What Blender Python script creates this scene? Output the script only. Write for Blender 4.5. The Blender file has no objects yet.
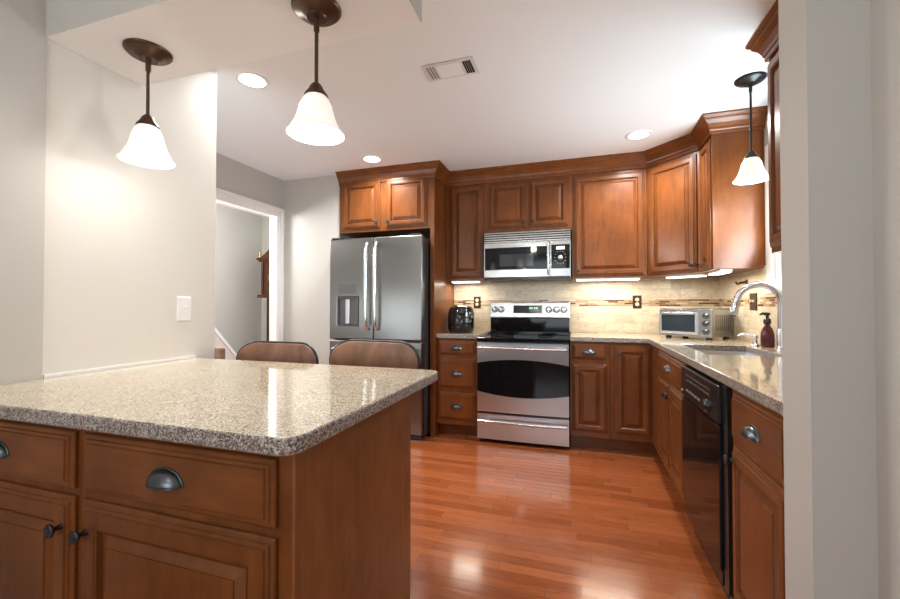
import bpy, math, random
from math import pi, sin, cos, radians as R
from mathutils import Vector, Matrix
random.seed(7)
S = bpy.context.scene
COL = S.collection

# ------------------------------------------------------------------ camera, world, lights, exposure
CAMZ = 1.1688
cd = bpy.data.cameras.new('camera'); cam = bpy.data.objects.new('camera', cd); COL.objects.link(cam)
cam.location = (0, 0, CAMZ); cam.rotation_euler = (pi/2 + .0145, 0, .3071)
cd.sensor_fit = 'HORIZONTAL'; cd.sensor_width = 36; cd.lens = 36*407.07/900; cd.clip_start = .02
S.camera = cam
S.view_settings.view_transform = 'Standard'; S.view_settings.look = 'None'
S.view_settings.gamma = 1; S.view_settings.use_curve_mapping = False
S.view_settings.exposure = 0.27
S.cycles.use_denoising = True
S.cycles.max_bounces = 10; S.cycles.diffuse_bounces = 6; S.cycles.glossy_bounces = 5
S.cycles.caustics_reflective = False; S.cycles.caustics_refractive = False
S.cycles.sample_clamp_indirect = 6
W = bpy.data.worlds.new('sky'); S.world = W; W.use_nodes = True
bg = W.node_tree.nodes['Background']; bg.inputs[0].default_value = (.80, .90, 1, 1); bg.inputs[1].default_value = 1.6

def area(name, loc, rot, sx, sy, power, col=(1, 1, 1), spread=pi, shape='RECTANGLE'):
    l = bpy.data.lights.new(name, 'AREA'); l.shape = shape; l.size = sx; l.size_y = sy
    l.energy = power; l.color = col; l.spread = spread
    o = bpy.data.objects.new(name, l); COL.objects.link(o); o.location = loc; o.rotation_euler = rot
    return o
def point(name, loc, power, col=(1, 1, 1), r=.03):
    l = bpy.data.lights.new(name, 'POINT'); l.energy = power; l.color = col; l.shadow_soft_size = r
    o = bpy.data.objects.new(name, l); COL.objects.link(o); o.location = loc; return o
WARM = (1, .88, .74); SOFT = (1, .985, .955); COOL = (.84, .94, 1)
area('dining_window_daylight', (-.6, -2.72, 1.45), (pi/2 + .35, 0, 0), 2.0, 1.7, 21, (.92, .97, 1))
area('nook_fill_light', (-2.36, .66, 1.25), (pi/2 + .7, 0, 0), .85, 1.7, 22, COOL)  # unseen area light added to brighten kitchen and ceiling; no window there
area('sink_window_daylight', (1.215, 2.68, 1.70), (0, pi/2 + .45, 0), .70, .62, 32, (.80, .92, 1))
point('hall_fill_light', (-3.45, 2.9, 2.0), 62, SOFT, .15)  # unseen point lamp added to lift the hall walls

# ------------------------------------------------------------------ mesh helpers
class MB:
    def __init__(s): s.v = []; s.f = []; s.sm = []; s.mi = []; s.m = 0
    def add(s, vs, fs, smooth=False, M=None):
        b = len(s.v)
        for p in vs:
            s.v.append(tuple(M @ Vector(p)) if M else tuple(p))
        for f in fs:
            s.f.append([b+i for i in f]); s.sm.append(smooth); s.mi.append(s.m)
        return s
    def box(s, x0, x1, y0, y1, z0, z1, M=None):
        vs = [(x, y, z) for z in (z0, z1) for y in (y0, y1) for x in (x0, x1)]
        return s.add(vs, [(0,2,3,1), (4,5,7,6), (0,1,5,4), (2,6,7,3), (0,4,6,2), (1,3,7,5)], False, M)
    def prism(s, pts, z0, z1, M=None):          # plan polygon counter-clockwise, extruded in z
        n = len(pts)
        vs = [(x, y, z0) for x, y in pts] + [(x, y, z1) for x, y in pts]
        fs = [tuple(range(n-1, -1, -1)), tuple(range(n, 2*n))] + [(i, (i+1) % n, n+(i+1) % n, n+i) for i in range(n)]
        return s.add(vs, fs, False, M)
    def lathe(s, prof, n=32, M=None, smooth=True, closed=False):   # (r,z) list about the z axis
        vs = []; fs = []
        for r, z in prof:
            for k in range(n):
                a = 2*pi*k/n; vs.append((r*cos(a), r*sin(a), z))
        for i in range(len(prof)-1):
            for k in range(n):
                k2 = (k+1) % n
                fs.append((i*n+k, i*n+k2, (i+1)*n+k2, (i+1)*n+k))
        s.add(vs, fs, smooth, M)
        for i, rev in ((0, True), (len(prof)-1, False)):
            if prof[i][0] > 1e-6 and not closed:
                r, z = prof[i]
                vs = [(r*cos(2*pi*k/n), r*sin(2*pi*k/n), z) for k in range(n)]
                s.add(vs, [tuple(reversed(range(n))) if rev else tuple(range(n))], False, M)
        return s
    def cyl(s, r, z0, z1, n=24, M=None): return s.lathe([(r, z0), (r, z1)], n, M)
    def tube(s, path, r, n=12, M=None, cap=True, flat=1.0):
        P = [Vector(p) for p in path]; m = len(P)
        rr = r if isinstance(r, (list, tuple)) else [r]*m
        up = None; vs = []
        for i in range(m):
            t = (P[min(i+1, m-1)] - P[max(i-1, 0)]).normalized()
            if up is None:
                ref = Vector((0, 0, 1)) if abs(t.z) < .9 else Vector((0, 1, 0))
                up = (ref - t*ref.dot(t)).normalized()
            else:
                up = (up - t*up.dot(t)).normalized()
            sd = t.cross(up)
            for k in range(n):
                a = 2*pi*k/n
                vs.append(P[i] + up*(rr[i]*cos(a)) + sd*(rr[i]*flat*sin(a)))
        fs = [(i*n+k, i*n+(k+1) % n, (i+1)*n+(k+1) % n, (i+1)*n+k) for i in range(m-1) for k in range(n)]
        s.add(vs, fs, True, M)
        if cap:
            s.add(vs[:n], [tuple(reversed(range(n)))], False, M); s.add(vs[-n:], [tuple(range(n))], False, M)
        return s
    def rings(s, w, h, prof, M=None, back=True, x0=0, z0=0):   # nested rectangles facing -y : (inset, depth)
        vs = []; fs = []
        for ins, d in prof:
            vs += [(x0+ins, -d, z0+ins), (x0+w-ins, -d, z0+ins), (x0+w-ins, -d, z0+h-ins), (x0+ins, -d, z0+h-ins)]
        for i in range(len(prof)-1):
            for k in range(4):
                k2 = (k+1) % 4; fs.append((i*4+k, i*4+k2, (i+1)*4+k2, (i+1)*4+k))
        e = (len(prof)-1)*4
        if back != 'open': fs.append((e, e+1, e+2, e+3))
        if back is True: fs.append((3, 2, 1, 0))
        return s.add(vs, fs, False, M)
    def gridslab(s, xs, ys, keep, z0, z1):
        nx, ny = len(xs), len(ys)
        vs = [(x, y, z) for z in (z0, z1) for y in ys for x in xs]
        I = lambda i, j, k: k*nx*ny + j*nx + i
        K = lambda i, j: 0 <= i < nx-1 and 0 <= j < ny-1 and keep(i, j)
        fs = []
        for i in range(nx-1):
            for j in range(ny-1):
                if not K(i, j): continue
                fs.append((I(i,j,1), I(i+1,j,1), I(i+1,j+1,1), I(i,j+1,1)))
                fs.append((I(i,j,0), I(i,j+1,0), I(i+1,j+1,0), I(i+1,j,0)))
                if not K(i, j-1): fs.append((I(i,j,0), I(i+1,j,0), I(i+1,j,1), I(i,j,1)))
                if not K(i, j+1): fs.append((I(i+1,j+1,0), I(i,j+1,0), I(i,j+1,1), I(i+1,j+1,1)))
                if not K(i-1, j): fs.append((I(i,j+1,0), I(i,j,0), I(i,j,1), I(i,j+1,1)))
                if not K(i+1, j): fs.append((I(i+1,j,0), I(i+1,j+1,0), I(i+1,j+1,1), I(i+1,j,1)))
        used = sorted({i for f in fs for i in f}); mp = {u: n for n, u in enumerate(used)}
        return s.add([vs[u] for u in used], [tuple(mp[i] for i in f) for f in fs])

def obj(name, mb, mat, parent=None, bevel=0, seg=2, loc=None, label=None):
    me = bpy.data.meshes.new(name); me.from_pydata(mb.v, [], mb.f); me.update()
    for m in (mat if isinstance(mat, (list, tuple)) else [mat]): me.materials.append(m)
    for p, sm, mi in zip(me.polygons, mb.sm, mb.mi): p.use_smooth = sm; p.material_index = mi
    o = bpy.data.objects.new(name, me); COL.objects.link(o)
    if parent: o.parent = parent
    if loc: o.location = loc
    if label: o['label'] = label
    if bevel:
        b = o.modifiers.new('bevel', 'BEVEL'); b.width = bevel; b.segments = seg; b.limit_method = 'ANGLE'; b.angle_limit = R(40)
    return o
def thing(name, label, cat, loc=(0, 0, 0), rotz=0, group=None):
    o = bpy.data.objects.new(name, None); COL.objects.link(o); o.empty_display_size = .1
    o.location = loc; o.rotation_euler = (0, 0, rotz); o['label'] = label; o['category'] = cat
    if group: o['group'] = group
    return o
def tag(o, label, cat, group=None):
    o['label'] = label; o['category'] = cat
    if group: o['group'] = group
    return o
def struct(name, mb, mat, bevel=0, label=None, cat=None):
    o = obj(name, mb, mat, None, bevel); o['kind'] = 'structure'
    if label: o['label'] = label
    if cat: o['category'] = cat
    return o
def copy_tree(o, parent=None):
    c = o.copy(); COL.objects.link(c)
    if parent: c.parent = parent
    for ch in list(o.children): copy_tree(ch, c)
    return c

# ------------------------------------------------------------------ materials
def mat(name, col=(.8, .8, .8), rough=.5, metal=0, **kw):
    m = bpy.data.materials.new(name); m.use_nodes = True
    b = m.node_tree.nodes['Principled BSDF']
    b.inputs['Base Color'].default_value = (*col, 1); b.inputs['Roughness'].default_value = rough; b.inputs['Metallic'].default_value = metal
    for k, v in kw.items():
        b.inputs[k.replace('_', ' ')].default_value = v
    return m
class NT:
    def __init__(s, m): s.m = m; s.t = m.node_tree; s.b = s.t.nodes['Principled BSDF']
    def n(s, typ, **kw):
        x = s.t.nodes.new(typ)
        for k, v in kw.items(): setattr(x, k, v)
        return x
    def l(s, a, b): s.t.links.new(a, b)
    def coord(s, scale=(1, 1, 1), rot=(0, 0, 0)):
        tc = s.n('ShaderNodeTexCoord'); mp = s.n('ShaderNodeMapping')
        mp.inputs['Scale'].default_value = scale; mp.inputs['Rotation'].default_value = rot
        s.l(tc.outputs['Object'], mp.inputs['Vector']); return mp.outputs['Vector']
    def noise(s, vec, scale, detail=4, rough=.55, dist=0):
        x = s.n('ShaderNodeTexNoise'); x.inputs['Scale'].default_value = scale; x.inputs['Detail'].default_value = detail
        x.inputs['Roughness'].default_value = rough; x.inputs['Distortion'].default_value = dist
        s.l(vec, x.inputs['Vector']); return x.outputs['Fac']
    def ramp(s, fac, stops, interp='LINEAR'):
        x = s.n('ShaderNodeValToRGB'); r = x.color_ramp; r.interpolation = interp
        while len(r.elements) < len(stops): r.elements.new(.5)
        for e, (p, c) in zip(r.elements, stops): e.position = p; e.color = (*c, 1) if len(c) == 3 else c
        s.l(fac, x.inputs['Fac']); return x.outputs['Color']
    def mix(s, fac, a, b, mode='MIX'):
        x = s.n('ShaderNodeMix', data_type='RGBA', blend_type=mode)
        for sock, v in ((x.inputs[0], fac), (x.inputs[6], a), (x.inputs[7], b)):
            if hasattr(v, 'is_linked'): s.l(v, sock)
            else: sock.default_value = v if isinstance(v, (int, float)) else (*v, 1)
        return x.outputs[2]
    def bump(s, h, strength=.2, dist=.01):
        x = s.n('ShaderNodeBump'); x.inputs['Strength'].default_value = strength; x.inputs['Distance'].default_value = dist
        s.l(h, x.inputs['Height']); s.l(x.outputs['Normal'], s.b.inputs['Normal'])
    def base(s, c): s.l(c, s.b.inputs['Base Color'])

def wood(name, dark, mid, light, scale, rough=.33, coat=.25, blotch=3.5):
    m = mat(name, mid, rough, Coat_Weight=coat, Coat_Roughness=.18, Specular_IOR_Level=.28); t = NT(m)
    v = t.coord(scale); g = t.noise(v, 9, 7, .62, .6)
    c = t.ramp(g, [(.12, dark), (.5, mid), (.90, light)])
    bl = t.noise(t.coord((1, 1, .6)), blotch*2, 5, .6, .8)
    c = t.mix(.75, c, t.ramp(bl, [(.3, (.66, .62, .58)), (.7, (1.28, 1.28, 1.25))]), 'MULTIPLY')
    oi = t.n('ShaderNodeObjectInfo')
    c = t.mix(1, c, t.ramp(oi.outputs['Random'], [(0, (.92, .92, .92)), (1, (1.06, 1.05, 1.04))]), 'MULTIPLY')
    t.base(c)
    t.bump(g, .03, .003)
    return m
CD, CM, CL = (.112, .034, .0075), (.164, .051, .0118), (.215, .070, .0175)
WOODV = wood('cherry_stain_vertical', CD, CM, CL, (5, 5, .5), .34, .18)
WOODH = wood('cherry_stain_horizontal', CD, CM, CL, (.5, 5, 5), .34, .18)
WOODE = wood('cherry_veneer', (.15, .052, .017), (.22, .080, .028), (.28, .108, .040), (9, 9, .35), .42, .1)
CLOCKW = wood('clock_wood', (.045, .016, .006), (.075, .026, .010), (.11, .040, .014), (6, 6, .6))

def paint(name, col, rough=.6):
    m = mat(name, col, rough); t = NT(m); t.bump(t.noise(t.coord(), 160, 2), .03, .002); return m
PGREY = paint('grey_wall_paint', (.50, .485, .452))
PCREAM = paint('pale_wall_paint', (.68, .66, .615))
PCEIL = paint('ceiling_paint', (.86, .89, .905), .75)
PTRIM = mat('white_trim_paint', (.84, .84, .83), .35)

def granite():
    m = mat('speckled_granite', (.6, .5, .4), .09, Coat_Weight=.4, Coat_Roughness=.03); t = NT(m); v = t.coord()
    a = t.noise(v, 420, 3, .6); b = t.noise(v, 210, 4, .6); bl = t.noise(v, 22, 3)
    c = t.ramp(b, [(.30, (.36, .275, .175)), (.46, (.54, .45, .315)), (.60, (.62, .535, .40)), (.75, (.70, .64, .52))])
    vo = t.n('ShaderNodeTexVoronoi'); vo.inputs['Scale'].default_value = 330; t.l(v, vo.inputs['Vector'])
    sep = t.n('ShaderNodeSeparateColor'); t.l(vo.outputs['Color'], sep.inputs[0])
    dk = t.ramp(sep.outputs[0], [(0, (1, 1, 1)), (.12, (0, 0, 0))], 'CONSTANT')
    wh = t.ramp(sep.outputs[1], [(0, (0, 0, 0)), (.84, (1, 1, 1))], 'CONSTANT')
    br_ = t.ramp(sep.outputs[2], [(0, (1, 1, 1)), (.14, (0, 0, 0))], 'CONSTANT')
    c = t.mix(wh, c, (.78, .74, .65)); c = t.mix(br_, c, (.36, .24, .14)); c = t.mix(dk, c, (.16, .115, .085))
    c = t.mix(.5, c, t.ramp(bl, [(.3, (.86, .84, .80)), (.7, (1.1, 1.1, 1.1))]), 'MULTIPLY')
    t.base(c); return m
GRAN = granite()
# slab edge: same stone, coarser, its shaded look painted in as a darker grey
def granite_edge():
    m = mat('speckled_granite_edge', (.3, .27, .25), .35); t = NT(m); v = t.coord()
    vo = t.n('ShaderNodeTexVoronoi'); vo.inputs['Scale'].default_value = 300; t.l(v, vo.inputs['Vector'])
    sep = t.n('ShaderNodeSeparateColor'); t.l(vo.outputs['Color'], sep.inputs[0])
    c = t.ramp(sep.outputs[0], [(0, (.06, .05, .047)), (.16, (.16, .125, .105)), (.40, (.30, .25, .21)), (.64, (.42, .37, .32)), (.84, (.56, .53, .50))], 'CONSTANT')
    t.base(c); t.bump(t.noise(v, 120, 3), .25, .003); return m
GRANE = granite_edge()

def floor_mat():
    m = mat('cherry_plank_floor', (.35, .12, .05), .2, Coat_Weight=.5, Coat_Roughness=.12); t = NT(m); v = t.coord()
    sp = t.n('ShaderNodeSeparateXYZ'); t.l(v, sp.inputs[0])
    row = t.n('ShaderNodeMath', operation='DIVIDE'); t.l(sp.outputs[1], row.inputs[0]); row.inputs[1].default_value = .058
    fl = t.n('ShaderNodeMath', operation='FLOOR'); t.l(row.outputs[0], fl.inputs[0])
    wn = t.n('ShaderNodeTexWhiteNoise', noise_dimensions='1D'); t.l(fl.outputs[0], wn.inputs['W'])
    ox = t.n('ShaderNodeMath', operation='MULTIPLY_ADD'); t.l(wn.outputs[0], ox.inputs[0]); ox.inputs[1].default_value = 3.3; t.l(sp.outputs[0], ox.inputs[2])
    cx = t.n('ShaderNodeCombineXYZ'); t.l(ox.outputs[0], cx.inputs[0]); t.l(sp.outputs[1], cx.inputs[1])
    br = t.n('ShaderNodeTexBrick'); br.offset = 0; br.squash = 1
    for k, x in (('Scale', 1), ('Mortar Size', .0009), ('Mortar Smooth', .2), ('Bias', 0), ('Brick Width', .72), ('Row Height', .058)): br.inputs[k].default_value = x
    br.inputs['Color1'].default_value = (0, 0, 0, 1); br.inputs['Color2'].default_value = (1, 1, 1, 1); br.inputs['Mortar'].default_value = (.5, .5, .5, 1)
    t.l(cx.outputs[0], br.inputs['Vector'])
    pl = t.ramp(br.outputs['Color'], [(0, (.265, .066, .019)), (.5, (.33, .089, .027)), (1, (.40, .118, .038))])
    g = t.noise(t.coord((1.1, 14, 14)), 6, 7, .65, .8)
    c = t.mix(.7, pl, t.ramp(g, [(.28, (.62, .55, .5)), (.5, (1, 1, 1)), (.75, (1.25, 1.22, 1.2))]), 'MULTIPLY')
    k = t.noise(t.coord((2.2, 9, 9)), 3, 3, .6)
    c = t.mix(t.ramp(k, [(.64, (0, 0, 0)), (.73, (.6, .6, .6))]), c, (.16, .035, .014))
    c = t.mix(br.outputs['Fac'], c, (.13, .034, .014))
    t.base(c)
    h = t.n('ShaderNodeMath', operation='MULTIPLY_ADD'); t.l(br.outputs['Fac'], h.inputs[0]); h.inputs[1].default_value = -1.0
    t.l(t.noise(t.coord((1.5, 9, 9)), 2.2, 2), h.inputs[2])
    t.bump(h.outputs[0], .16, .006)
    return m
FLOOR = floor_mat()

def tile_mat(name, axis):
    m = mat(name, (.6, .5, .35), .32); t = NT(m)
    tc = t.n('ShaderNodeTexCoord'); sp = t.n('ShaderNodeSeparateXYZ'); t.l(tc.outputs['Object'], sp.inputs[0])
    cb = t.n('ShaderNodeCombineXYZ'); t.l(sp.outputs[axis], cb.inputs[0]); t.l(sp.outputs[2], cb.inputs[1])
    br = t.n('ShaderNodeTexBrick'); br.offset = .5; t.l(cb.outputs[0], br.inputs['Vector'])
    for k, x in (('Scale', 1), ('Mortar Size', .0014), ('Mortar Smooth', .1), ('Bias', 0), ('Brick Width', .155), ('Row Height', .0775)): br.inputs[k].default_value = x
    br.inputs['Color1'].default_value = (0, 0, 0, 1); br.inputs['Color2'].default_value = (1, 1, 1, 1); br.inputs['Mortar'].default_value = (.5, .5, .5, 1)
    pl = t.ramp(br.outputs['Color'], [(0, (.58, .49, .35)), (.35, (.72, .64, .49)), (.7, (.65, .57, .43)), (1, (.78, .71, .57))])
    n = t.noise(t.coord((1, 1, 2.2)), 14, 5, .6, 1.2)
    c = t.mix(.6, pl, t.ramp(n, [(.28, (.60, .52, .42)), (.5, (1, 1, 1)), (.75, (1.15, 1.15, 1.12))]), 'MULTIPLY')
    c = t.mix(br.outputs['Fac'], c, (.50, .41, .28))
    t.base(c)
    inv = t.n('ShaderNodeMath', operation='MULTIPLY'); t.l(br.outputs['Fac'], inv.inputs[0]); inv.inputs[1].default_value = -1
    t.bump(inv.outputs[0], .35, .003)
    return m
def mosaic_mat(name, axis):
    m = mat(name, (.4, .25, .15), .2); t = NT(m)
    tc = t.n('ShaderNodeTexCoord'); sp = t.n('ShaderNodeSeparateXYZ'); t.l(tc.outputs['Object'], sp.inputs[0])
    cb = t.n('ShaderNodeCombineXYZ'); t.l(sp.outputs[axis], cb.inputs[0]); t.l(sp.outputs[2], cb.inputs[1])
    br = t.n('ShaderNodeTexBrick'); br.offset = .37; t.l(cb.outputs[0], br.inputs['Vector'])
    for k, x in (('Scale', 1), ('Mortar Size', .0012), ('Mortar Smooth', .1), ('Bias', 0), ('Brick Width', .085), ('Row Height', .0155)): br.inputs[k].default_value = x
    br.inputs['Color1'].default_value = (0, 0, 0, 1); br.inputs['Color2'].default_value = (1, 1, 1, 1); br.inputs['Mortar'].default_value = (.5, .5, .5, 1)
    pl = t.ramp(br.outputs['Color'], [(0, (.10, .04, .02)), (.13, (.42, .28, .16)), (.36, (.58, .46, .30)), (.56, (.24, .11, .06)), (.66, (.62, .51, .35)), (.86, (.44, .28, .16))], 'CONSTANT')
    c = t.mix(br.outputs['Fac'], pl, (.5, .41, .28)); t.base(c); return m
TILEB, TILER = tile_mat('travertine_tile_back', 0), tile_mat('travertine_tile_right', 1)
MOSB, MOSR = mosaic_mat('mosaic_band_back', 0), mosaic_mat('mosaic_band_right', 1)

def steel(name, col, rough, aniso=.75):
    m = mat(name, col, rough, 1.0, Anisotropic=aniso); t = NT(m)
    tg = t.n('ShaderNodeTangent'); tg.direction_type = 'RADIAL'; tg.axis = 'Z'; t.l(tg.outputs[0], t.b.inputs['Tangent'])
    return m
STEEL = steel('brushed_stainless', (.42, .42, .415), .25)
STEELR = steel('brushed_stainless_range', (.60, .625, .65), .32, .88)
STEELD = steel('dark_stainless_fridge', (.215, .208, .20), .28)
STEELL = mat('satin_steel_bar', (.72, .74, .76), .24, 1)
CHROME = mat('brushed_nickel', (.62, .63, .65), .18, 1)
BRONZE = mat('oil_rubbed_bronze', (.085, .043, .025), .35, .6)
BLACKM = mat('black_metal', (.02, .022, .022), .35, .5)
PEWTER = mat('dark_pewter', (.11, .125, .135), .28, .9)
KNOBM = mat('dark_pewter_knob', (.06, .06, .065), .3, .8)
BLACKG = mat('black_glass', (.006, .006, .007), .05, 0, Specular_IOR_Level=.30)
BLACKP = mat('black_plastic', (.012, .012, .013), .25)
DKGREY = mat('dark_grey_cabinet_side', (.035, .037, .04), .35)
GREYP = mat('grey_plastic', (.25, .26, .27), .35)
WHITEP = mat('white_plastic', (.80, .80, .80), .35)
BROWNP = mat('bronze_cover_plate', (.055, .032, .018), .35, .4)
IVORY = mat('ivory_receptacle', (.72, .62, .45), .4)
GLASSO = mat('oven_window_glass', (.02, .035, .05), .05)
REDSOAP = mat('dark_red_liquid_plastic', (.065, .004, .010), .18)
def leather():
    m = mat('worn_brown_leather', (.24, .115, .07), .55); t = NT(m)
    n = t.noise(t.coord((1, 1, .6)), 7, 5, .6, .6)
    t.base(t.ramp(n, [(.30, (.075, .034, .020)), (.5, (.165, .078, .043)), (.70, (.27, .135, .08))])); t.bump(t.noise(t.coord(), 60, 4), .12, .003); return m
LEATH = leather()
def emit(name, col, strength, rough=.4):
    m = mat(name, (.9, .88, .84), rough); b = m.node_tree.nodes['Principled BSDF']
    b.inputs['Emission Color'].default_value = (*col, 1); b.inputs['Emission Strength'].default_value = strength; return m
SHADE = emit('lit_frosted_glass', (1, .94, .84), .40)
CANLENS = emit('lit_recessed_lens', (1, .95, .88), 6)
STRIP = emit('lit_strip_lens', (1, .90, .72), 3.2)
DISPG = emit('green_display', (.05, .8, .25), .9); DISPY = emit('yellow_green_display', (.55, .75, .15), .5)
PANE = mat('window_glass', (1, 1, 1), .02, 0, Transmission_Weight=1.0, IOR=1.01)

# ------------------------------------------------------------------ structure
XR, YB, XL, YW, CEIL = 1.155, 4.03, -2.87, 3.43, 2.44
XW = -1.787; YE = 1.632        # short wall the peninsula butts against, and its end
HALLX, HALLY = -4.35, 4.9
struct('floor', MB().box(HALLX-.1, 1.4, -2.9, HALLY+.1, -.1, 0), FLOOR)
struct('ceiling', MB().box(HALLX-.1, 1.4, -2.9, HALLY+.1, CEIL, CEIL+.1), PCEIL)
# right wall with the sink window opening
wy0, wy1, wz0, wz1 = 2.33, 3.00, 1.33, 2.10
struct('wall_right', MB().box(XR, XR+.14, 1.25, wy0, 0, CEIL).box(XR, XR+.14, wy1, YB+.14, 0, CEIL).box(XR, XR+.14, wy0, wy1, 0, wz0).box(XR, XR+.14, wy0, wy1, wz1, CEIL), PGREY)
struct('wall_back', MB().box(-2.21, XR, YB, YB+.14, 0, CEIL), PGREY)
struct('wall_fridge_side', MB().box(XL, -2.212, YW, YB+.14, 0, CEIL), PGREY)
# left wall with the doorway
dy0, dy1, dz = 2.25, 3.35, 2.065
T = .085
struct('wall_doorway', MB().box(XL-T, XL, .5, dy0, 0, CEIL).box(XL-T, XL, dy1, YB+.14, 0, CEIL).box(XL-T, XL, dy0, dy1, dz, CEIL), PGREY)
m = MB()
m.box(XL-T-.002, XL+.002, dy1-.012, dy1+.001, 0, dz).box(XL-T-.002, XL+.002, dy0-.001, dy0+.012, 0, dz).box(XL-T-.002, XL+.002, dy0, dy1, dz-.012, dz+.001)
for s, x in ((1, XL), (-1, XL-T)):
    for w0, w1, t_ in ((0, .055, .012), (.045, .078, .02)):
        xa, xb = (x, x+t_) if s > 0 else (x-t_, x)
        m.box(xa, xb, dy1+w0, min(dy1+w1, YW-.002) if s > 0 else dy1+w1, 0, dz+w0).box(xa, xb, dy0-w1, dy0-w0, 0, dz+w0).box(xa, xb, dy0-w1, min(dy1+w1, YW-.002) if s > 0 else dy1+w1, dz+w0, dz+w1)
struct('door_1', m, PTRIM, .003, 'white cased doorway to the hall', 'doorway')
# hall beyond
struct('wall_hall_far', MB().box(HALLX-.1, HALLX, 1.0, HALLY, 0, CEIL), PGREY)
struct('wall_hall_end', MB().box(HALLX, XL-T, 4.76, HALLY, 0, CEIL), PGREY)
struct('wall_hall_near', MB().box(HALLX, XL-T, .9, 1.0, 0, CEIL), PGREY)
# sloping knee wall beside the stairs and its white cap
def sl(y): return .926 - (y-3.73)*1.09
Mx = Matrix(((0, 0, 1, -4.2), (1, 0, 0, 0), (0, 1, 0, 0), (0, 0, 0, 1)))   # (y,z) polygon extruded along x
struct('wall_stair', MB().prism([(2.6, 0), (4.5, 0), (4.5, sl(4.5)-.055), (2.6, sl(2.6)-.055)], 0, .10, Mx), PCREAM)
struct('trim_4', MB().prism([(2.6, sl(2.6)-.06), (4.5, sl(4.5)-.06), (4.5, sl(4.5)), (2.6, sl(2.6))], -.012, .112, Mx), PTRIM, .004)
# the wall the peninsula stands against; the dining-room side of it is painted grey
struct('wall_peninsula', MB().box(XW-.115, XW, .925, YE, 0, CEIL), PCREAM)
struct('wall_dining_left', MB().box(XW-.115, XW+.006, -2.8, .925, 0, CEIL), PGREY)
struct('wall_nook_near', MB().box(XL, XW-.115, .5, .6, 0, CEIL), PGREY)
# dropped header over the peninsula
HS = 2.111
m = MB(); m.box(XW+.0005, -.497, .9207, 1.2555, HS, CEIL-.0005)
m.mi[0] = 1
struct('wall_header', m, [PGREY, mat('header_underside_lit_white', (.92, .925, .93), .6)])  # white underside, its pendant light painted in as a brighter white
# opening edge at the right, and the dining room behind the camera
struct('wall_opening_right', MB().box(.497, 1.30, 1.1225, 1.2555, 0, CEIL), PGREY)
struct('wall_dining_right', MB().box(.612, .75, -2.8, 1.1225, 0, CEIL), PGREY)
bx0, bx1, bz0, bz1 = -1.6, .4, .6, 2.3
struct('wall_dining_back', MB().box(-2.0, bx0, -2.9, -2.78, 0, CEIL).box(bx1, .75, -2.9, -2.78, 0, CEIL).box(bx0, bx1, -2.9, -2.78, 0, bz0).box(bx0, bx1, -2.9, -2.78, bz1, CEIL), PGREY)
# sink window: casing, sash, glass
m = MB()
cw = .085
m.box(XR-.018, XR, wy0-cw, wy0, wz0-cw, wz1+cw).box(XR-.018, XR, wy1, wy1+cw, wz0-cw, wz1+cw).box(XR-.018, XR, wy0, wy1, wz1, wz1+cw).box(XR-.018, XR, wy0, wy1, wz0-cw, wz0)
w1 = struct('window_1', m, PTRIM, .004, 'white framed window over the sink', 'window')
m = MB(); m.box(XR, XR+.14, wy0, wy0+.012, wz0, wz1).box(XR, XR+.14, wy1-.012, wy1, wz0, wz1).box(XR, XR+.14, wy0, wy1, wz1-.012, wz1).box(XR, XR+.14, wy0, wy1, wz0, wz0+.012)
for a, b in ((wz0+.012, (wz0+wz1)/2), ((wz0+wz1)/2, wz1-.012)):
    x = XR+.07
    m.box(x, x+.035, wy0+.012, wy0+.05, a, b).box(x, x+.035, wy1-.05, wy1-.012, a, b).box(x, x+.035, wy0+.012, wy1-.012, a, a+.035).box(x, x+.035, wy0+.012, wy1-.012, b-.03, b)
obj('window_sash', m, PTRIM, w1, .002)
obj('window_pane', MB().box(XR+.085, XR+.089, wy0+.04, wy1-.04, wz0+.04, wz1-.04), PANE, w1)
# tile backsplash
Z0, ZA, ZB_, Z1 = .915, 1.160, 1.222, 1.425
tb = struct('wall_tile_back', MB().box(-1.232, XR-.010, YB-.009, YB, Z0, ZA).box(-1.232, XR-.010, YB-.009, YB, ZB_, Z1), TILEB)
o = obj('mosaic_band', MB().box(-1.232, XR-.010, YB-.010, YB, ZA, ZB_), MOSB, tb)
tr = struct('wall_tile_right', MB().box(XR-.009, XR, 1.26, YB, Z0, ZA).box(XR-.009, XR, wy1+cw, YB, ZB_, Z1).box(XR-.009, XR, 1.26, wy0-cw, ZB_, Z1).box(XR-.009, XR, wy0-cw, wy1+cw, ZB_, wz0-cw), TILER)
obj('mosaic_band', MB().box(XR-.010, XR, 1.26, YB, ZA, ZB_), MOSR, tr)
# white caulk bead where the peninsula meets the wall
struct('trim_3', MB().box(XW, XW+.006, .93, 1.521, .9145, .926), PTRIM)
# baseboards
struct('baseboard_fridge_side', MB().box(XL+.001, -2.215, YW-.014, YW, 0, .11), PTRIM, .003)
struct('baseboard_peninsula', MB().box(XW-.115, XW, YE, YE+.014, 0, .11), PTRIM, .003)

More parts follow.
